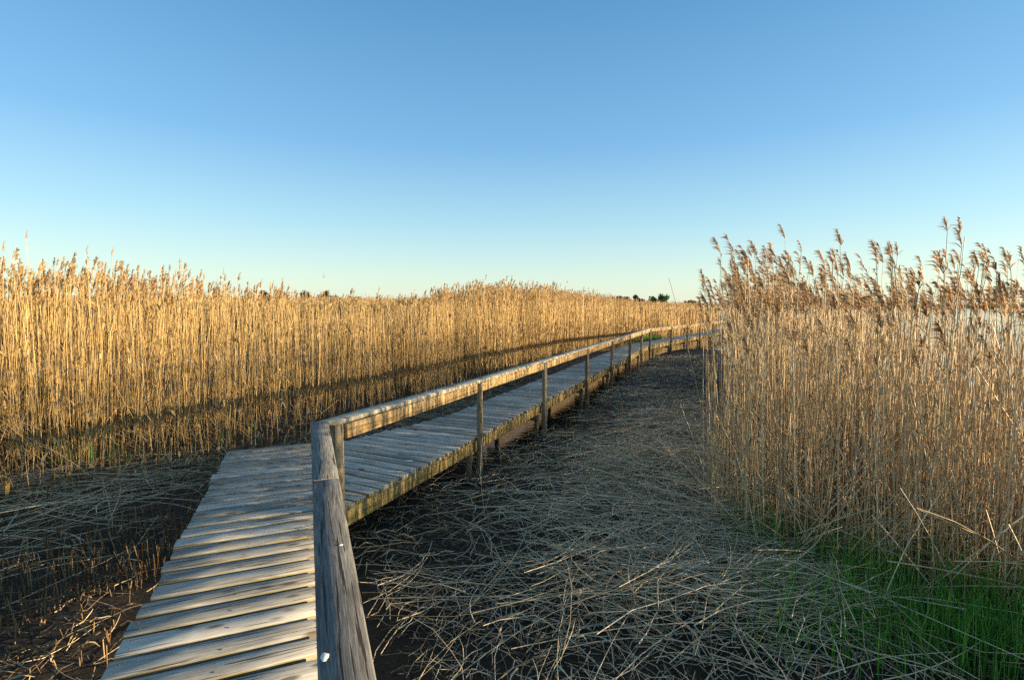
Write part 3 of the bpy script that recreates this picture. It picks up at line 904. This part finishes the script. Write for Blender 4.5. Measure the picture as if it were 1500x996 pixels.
# short upright stubble
acc = Acc()
p = np.concatenate([sample_poly(LIT_L, 1500), sample_poly([(-1.2, 4.6), (.2, 5.2), (2.4, 10), (1.3, 10.4), (-.6, 6.4)], 350), sample_poly([(-3.4, 3.0), (-2.6, 4.2), (-3.6, 5.2), (-4.6, 4.0)], 420), sample_poly(LIT_R, 500)])
on = (in_poly(p, [tuple(D1 * -2 + N1 * .1), tuple(D1 * 6.8 + N1 * .1), tuple(D1 * 6.8 - N1 * 1.0), tuple(D1 * -2 - N1 * 1.0)]))
p = p[~on]
s2 = (p - A2) @ N2; along = (p - A2) @ D2
p = p[~((s2 > -1.6) & (s2 < .12) & (along > -.4))]
zt = ground_z(p[:, 0], p[:, 1]) + .06 + .2 * rng.random(len(p)) ** 1.6
P = stalk_lines(p, zt, rng.normal(0, .16, (len(p), 2)), 3, .02)
tubes(acc, P, (.0028 + .0018 * rng.random(len(p)))[:, None], np.clip(.45 + rng.normal(0, .25, len(p)), 0, 1), 4)
tag(acc.obj("reed_stubble", M_STUB), "short snapped reed stubs sticking out of the mud", "stubble", kind="stuff")

# long single stalks, each a thing of its own
def unproj(px, py, z):
    a = (px - 750) / 740.; b = (498 - py) / 740.; pt = math.atan(48 / 740.)
    d = np.array([a, math.cos(pt) + b * math.sin(pt), -math.sin(pt) + b * math.cos(pt)])
    return np.array([0, 0, 1.7]) + d * ((z - 1.7) / d[2])
def at_depth(px, py, dep):
    a = (px - 750) / 740.; b = (498 - py) / 740.; pt = math.atan(48 / 740.)
    d = np.array([a, math.cos(pt) + b * math.sin(pt), -math.sin(pt) + b * math.cos(pt)])
    return np.array([0, 0, 1.7]) + d * (dep / d[1])
def smooth_line(pts, K=12):
    pts = np.array(pts, float)
    s_ = np.concatenate([[0], np.cumsum(np.linalg.norm(np.diff(pts, axis=0), axis=1))])
    u = np.linspace(0, s_[-1], K)
    q = np.stack([np.interp(u, s_, pts[:, i]) for i in range(3)], 1)
    for _ in range(2): q[1:-1] = (q[:-2] + 2 * q[1:-1] + q[2:]) / 4
    return q
def single(pts, label, r=.0036, tone=.75, group=None, name="fallen_reed"):
    q = smooth_line(pts); c = q[0].copy()
    a = Acc(); tubes(a, (q - c)[None], np.linspace(r, r * .6, len(q))[None], np.array([tone]), 5)
    o = a.obj(name, M_FALL); o.location = c
    tag(o, label, "fallen reed", group)
ZL = -.36
single([unproj(540, 877, ZL), unproj(683, 872, ZL + .03), unproj(797, 876, ZL + .04), unproj(897, 904, ZL), unproj(994, 954, ZL - .03)], "long pinkish fallen reed curving across the litter beside the near handrail")
single([unproj(1037, 726, -.3), unproj(897, 769, -.34), unproj(726, 829, -.4)], "pale fallen reed slanting down from the right stand towards the boardwalk litter")
single([unproj(1035, 727, -.3), unproj(1026, 783, -.33), unproj(988, 893, -.4)], "kinked pale reed lying towards the camera from the right stand's left edge")
single([at_depth(707, 640, 6.2), at_depth(702, 690, 5.9), at_depth(713, 778, 5.0), unproj(725, 830, -.42)], "thin reed propped against the edge beam at the first post")
single([unproj(894, 559, -.35), unproj(949, 583, -.25), unproj(1000, 612, -.35)], "long straight reed lying across the litter beside the fourth post")
single([unproj(985, 571, -.2), unproj(948, 622, -.4)], "reed sticking out of the litter crosswise near the far right reeds")
single([at_depth(1144, 827, 4.3), at_depth(1398, 713, 4.2)], "straight reed leaning at a low angle across the front of the right stand")
single([at_depth(1262, 958, 3.2), at_depth(1327, 797, 3.5), at_depth(1400, 690, 3.9)], "pale reed leaning right out of the green grass", .004)
single([at_depth(1155, 811, 4.4), at_depth(1244, 704, 4.6), at_depth(1302, 640, 4.8)], "reed leaning right over the left part of the right stand's foot")
single([at_depth(1148, 686, 4.4), at_depth(1230, 801, 4.1), at_depth(1330, 912, 3.6), at_depth(1405, 980, 3.2)], "long reed leaning down to the right in front of the right stand")
single([at_depth(1223, 640, 4.3), at_depth(1251, 711, 4.2), at_depth(1287, 869, 3.9)], "steep broken reed leaning left at the middle of the right stand's front")
single([unproj(1166, 819, -.25), unproj(1280, 869, -.25), unproj(1500, 965, -.2)], "long reed lying down to the right over the green grass")
single([at_depth(1073, 652, 5.0), at_depth(1150, 670, 5.0), at_depth(1230, 704, 4.8)], "drooping reed snapped across the right stand's left corner")
single([unproj(1209, 879, -.3), unproj(1344, 872, -.25), unproj(1500, 899, -.3)], "arched reed lying level across the green grass")
single([unproj(1191, 994, -.35), unproj(1287, 962, -.33), unproj(1396, 954, -.35)], "reed lying level along the bottom of the green grass")
single([unproj(0, 751, -.2), unproj(179, 717, -.3), unproj(300, 710, -.4)], "long pale reed lying level below the left reed wall")
single([unproj(0, 778, -.25), unproj(157, 715, -.2), at_depth(191, 676, 6.3)], "kinked reed rising from the left litter to the reed wall")
single([at_depth(40, 640, 6.2), at_depth(100, 672, 6.1), at_depth(154, 713, 6.0)], "bent reed drooping from the left wall to the level reed below it")
single([unproj(179, 829, -.45), at_depth(232, 754, 5.0)], "reed leaning up from the mud left of the near planks")
single([unproj(162, 760, -.4), at_depth(176, 725, 5.4), at_depth(177, 712, 5.4)], "short upright bent reed in the left litter")
single([(-3.5, 5.98, .03), (-3.38, 5.86, .012), (-3.2, 5.6, .008)], "dry stalk lying on the planks' far left corner", .003, .5)
single([(-2.9, 6.04, .012), (-2.75, 6.0, .02), (-2.4, 5.98, .008)], "curved twig lying on the last planks of the near run", .0025, .6)

LAB_FR = "loose long reed lying on top of the grey litter right of the boardwalk"
LAB_FL = "loose long reed lying on the dark mud between the near planks and the left wall"
protos = []
for i in range(7):
    L = 1.2 + .9 * rng.random(); u = np.linspace(-.5, .5, 9)
    q = np.stack([u * L, rng.normal(0, .1) * (4 * u * u) * L, .02 * np.cos(u * 5)], 1)
    if i % 3 == 0: q[6:, 1] += np.array([.06, .13, .2]) * (1 if i % 2 else -1)
    a = Acc(); tubes(a, q[None], np.linspace(.0031, .0019, 9)[None], np.array([.5 + .3 * rng.random()]), 5)
    protos.append(a.mesh("fallen_reed", [M_FALL]))
def scatter_fallen(poly, n, label, group, flow):
    for x, y in sample_poly(poly, n):
        o = link(bpy.data.objects.new("fallen_reed", protos[random.randrange(7)]))
        o.location = (x, y, float(ground_z(x, y)) + .06 + .09 * random.random())
        o.rotation_euler = (random.uniform(-.3, .3), random.gauss(0, .07), random.gauss(flow, .6))
        tag(o, label, "fallen reed", group)
scatter_fallen([(.1, 2.7), (3.0, 2.7), (2.3, 4.4), (3.2, 7.2), (4.0, 9.5), (2.6, 10), (.8, 7.5), (-.4, 4.6)], 130, LAB_FR, "loose reeds on top of the right litter", .4)
scatter_fallen([(-3.4, 3.6), (-3.9, 5.4), (-4.6, 7.2), (-5.9, 5.8), (-4.8, 4.0)], 45, LAB_FL, "loose reeds on the left mud", .45)

# ------------------------------------------------------------------ green grass
def blades(p, hmin, hmax, w):
    n = len(p); z = ground_z(p[:, 0], p[:, 1])
    h = hmin + (hmax - hmin) * rng.random(n)
    th = rng.random(n) * 6.28; l = rng.random(n) * .5 * h
    d = np.stack([np.cos(th), np.sin(th), np.zeros(n)], 1)
    b = np.stack([p[:, 0], p[:, 1], z], 1)
    P = np.stack([b, b + d * (l * .25)[:, None] + np.array([0, 0, 1.]) * (h * .55)[:, None], b + d * l[:, None] + np.array([0, 0, 1.]) * h[:, None]], 1)
    side = np.stack([-np.sin(th), np.cos(th), np.zeros(n)], 1)
    ribbons(acc, P, np.stack([w * np.ones(n), w * .9 * np.ones(n), w * .12 * np.ones(n)], 1), side, np.clip(.5 + rng.normal(0, .25, n), 0, 1))
acc = Acc()
for cx, cy, sx, sy, n in ((2.45, 3.4, .25, .14, 480), (2.75, 3.1, .3, .16, 420), (2.2, 3.2, .2, .2, 200), (3.3, 3.4, .16, .14, 260), (3.0, 3.1, .2, .12, 260), (2.35, 4.75, .13, .13, 200), (2.95, 4.05, .22, .1, 220), (3.1, 2.9, .4, .12, 300), (2.8, 3.3, .6, .4, 260), (1.85, 3.3, .2, .25, 120), (1.6, 3.0, .15, .15, 40), (2.2, 4.3, .2, .25, 130), (2.7, 4.3, .25, .25, 180), (2.75, 3.75, .15, .1, 250), (3.6, 3.6, .3, .2, 300), (3.4, 4.3, .4, .3, 250)):
    blades(rng.normal(0, 1, (n, 2)) * (sx, sy) + (cx, cy), .1, .42, .0055)
tag(acc.obj("grass", M_GRASS), "bright green fresh grass at the foot of the right reeds", "grass", kind="stuff")
acc = Acc()
for cx, cy, sx, sy, n in ((-6.0, 7.0, .5, .2, 80), (-4.7, 8.0, .5, .25, 40)):
    blades(rng.normal(0, 1, (n, 2)) * (sx, sy) + (cx, cy), .15, .45, .007)
for cx, cy, sx, sy, n in ((10.0, 34.5, .9, .7, 900), (1.4, 6.4, .5, .5, 120)):
    blades(rng.normal(0, 1, (n, 2)) * (sx, sy) + (cx, cy), .15, .7 if cy > 20 else .25, .03 if cy > 20 else .006)
tag(acc.obj("grass", M_GRASS), "sparse green shoots among the golden reeds", "grass", kind="stuff")

# ------------------------------------------------------------------ far bushes and trees
def bush(px, py_top, depth, width, name, mat, label, cat, group, green=False):
    x = (px - 750) / 740. * depth; ztop = 1.7 + (450 - py_top) * depth / 740.
    root = empty(name, (x, depth, -.6))
    H = ztop + .6
    a = Acc(); tubes(a, np.array([[[0, 0, 0], [.1, 0, H * .3], [.05, .1, H * .7]]]), np.array([[.16, .12, .05]]), np.array([.5]), 6)
    for k in range(4):
        th = k * 1.6; tubes(a, np.array([[[.08, 0, H * .3], [math.cos(th) * width * .2, math.sin(th) * width * .2, H * .55]]]), np.array([[.07, .03]]), np.array([.5]), 5)
    a.obj("trunk", M_BARK, root)
    a = Acc(); n = 1500
    cl = rng.normal(0, 1, (16, 3)); cl /= np.linalg.norm(cl, axis=1, keepdims=True); cl *= (.35 + .6 * rng.random(16))[:, None]
    q = cl[rng.integers(0, 16, n)] + rng.normal(0, .2, (n, 3))
    q = q * np.array([width / 2, width / 2, H * .34]) * .8 + np.array([0, 0, H * .68])
    q[:, 2] = np.minimum(q[:, 2], H * (1 - .1 * rng.random(n)))
    d = rng.normal(0, 1, (n, 3)); d /= np.linalg.norm(d, axis=1, keepdims=True)
    s_ = np.cross(d, rng.normal(0, 1, (n, 3))); s_ /= np.linalg.norm(s_, axis=1, keepdims=True)
    sz = .16 * width / 3
    P = np.stack([q - d * sz, q, q + d * sz], 1)
    ribbons(a, P, np.array([[.05, .2, .03]]) * width / 3, s_, rng.random(n))
    a.obj("crown", mat, root)
    tag(root, label, cat, group)
bush(956, 433, 150, 3.8, "tree", M_GREEN, "lower of the two green trees on the horizon, left of the taller one", "tree", None)
bush(971, 428, 150, 3.8, "tree", M_GREEN, "taller and rounder of the two green trees on the horizon", "tree", None)
for px, py, w in ((386, 422, 3.0), (408, 427, 3.2), (449, 422, 2.6), (477, 425, 2.6), (488, 429, 2.5), (520, 432, 3)):
    bush(px, py, 120, w, "bush", M_DARK, "dark far bush showing above the left reeds", "bush", "dark bushes beyond the left reeds")
for px, py, w in ((893, 434, 4.0), (906, 432, 3.2), (916, 434, 4.2), (931, 431, 3.0), (941, 435, 3.4), (1012, 439, 5)):
    bush(px, py, 145, w, "bush", M_DARK, "dark far bush on the horizon around the two green trees", "bush", "dark bushes by the green trees")

# ------------------------------------------------------------------ light, sky, camera
SUN_EL, SUN_AZ = R(7.4), R(94)          # azimuth clockwise from the view direction (+Y)
w = bpy.data.worlds.new("World"); SC.world = w; w.use_nodes = True
nt = w.node_tree; nt.nodes.clear()
sky = nd(nt, "ShaderNodeTexSky", sky_type="NISHITA")
sky.sun_disc = False; sky.sun_elevation = SUN_EL; sky.sun_rotation = SUN_AZ
sky.altitude = 0; sky.air_density = 1.0; sky.dust_density = .6; sky.ozone_density = 1.6
bg = nd(nt, "ShaderNodeBackground"); bg.inputs[1].default_value = .15
out = nd(nt, "ShaderNodeOutputWorld")
# a cooler, clearer evening sky: tint by height above the horizon
tc = nd(nt, "ShaderNodeTexCoord"); sxyz = nd(nt, "ShaderNodeSeparateXYZ"); nt.links.new(tc.outputs["Generated"], sxyz.inputs[0])
K_ = 1 / (2 ** 1.6 * .15)
def lin(r, g, b, m=1.0): return tuple((((v / 255 + .055) / 1.055) ** 2.4) * K_ * m / 2.4 for v in (r, g, b))
grad = ramp(nt, sxyz.outputs[2], [(0.0, lin(242, 243, 224)), (.055, lin(224, 239, 226)), (.155, lin(179, 219, 233)), (.29, lin(127, 183, 228)), (.5, lin(90, 152, 202)), (.72, lin(112, 150, 180)), (1, lin(122, 150, 172))])  # zenith stops above the view greyed to take blue out of the ambient
g2 = nd(nt, "ShaderNodeVectorMath", operation="SCALE"); g2.inputs[3].default_value = 2.4; nt.links.new(grad, g2.inputs[0])
nis = mixc(nt, sky.outputs[0], (.62, .85, 1.0), 1.0, "MULTIPLY")
skyc = mixc(nt, nis, g2.outputs[0], .78)
nt.links.new(skyc, bg.inputs[0]); nt.links.new(bg.outputs[0], out.inputs[0])

sd = bpy.data.lights.new("sun", "SUN"); sd.energy = 5.0; sd.angle = R(.5); sd.color = (1, .775, .48)
so = link(bpy.data.objects.new("sun", sd))
dirv = Vector((-math.sin(SUN_AZ) * math.cos(SUN_EL), -math.cos(SUN_AZ) * math.cos(SUN_EL), -math.sin(SUN_EL)))
so.rotation_euler = dirv.to_track_quat("-Z", "Y").to_euler(); so.location = (20, 0, 10)

cam = bpy.data.cameras.new("camera"); cam.sensor_width = 36; cam.lens = 740 / 1500 * 36
cam.clip_end = 6000; cam.clip_start = .05
co = link(bpy.data.objects.new("camera", cam)); co.location = (0, 0, 1.7)
co.rotation_euler = (R(90) - math.atan(48 / 740.), 0, 0)
SC.camera = co
SC.view_settings.view_transform = "Standard"; SC.view_settings.look = "None"
SC.view_settings.exposure = 1.6; SC.view_settings.gamma = 1; SC.view_settings.use_curve_mapping = False
SC.render.engine = "CYCLES"
SC.cycles.max_bounces = 6; SC.cycles.diffuse_bounces = 3; SC.cycles.glossy_bounces = 2; SC.cycles.transmission_bounces = 3
SC.cycles.use_denoising = False
SC.cycles.sample_clamp_indirect = 4
SC.cycles.sample_clamp_direct = 5
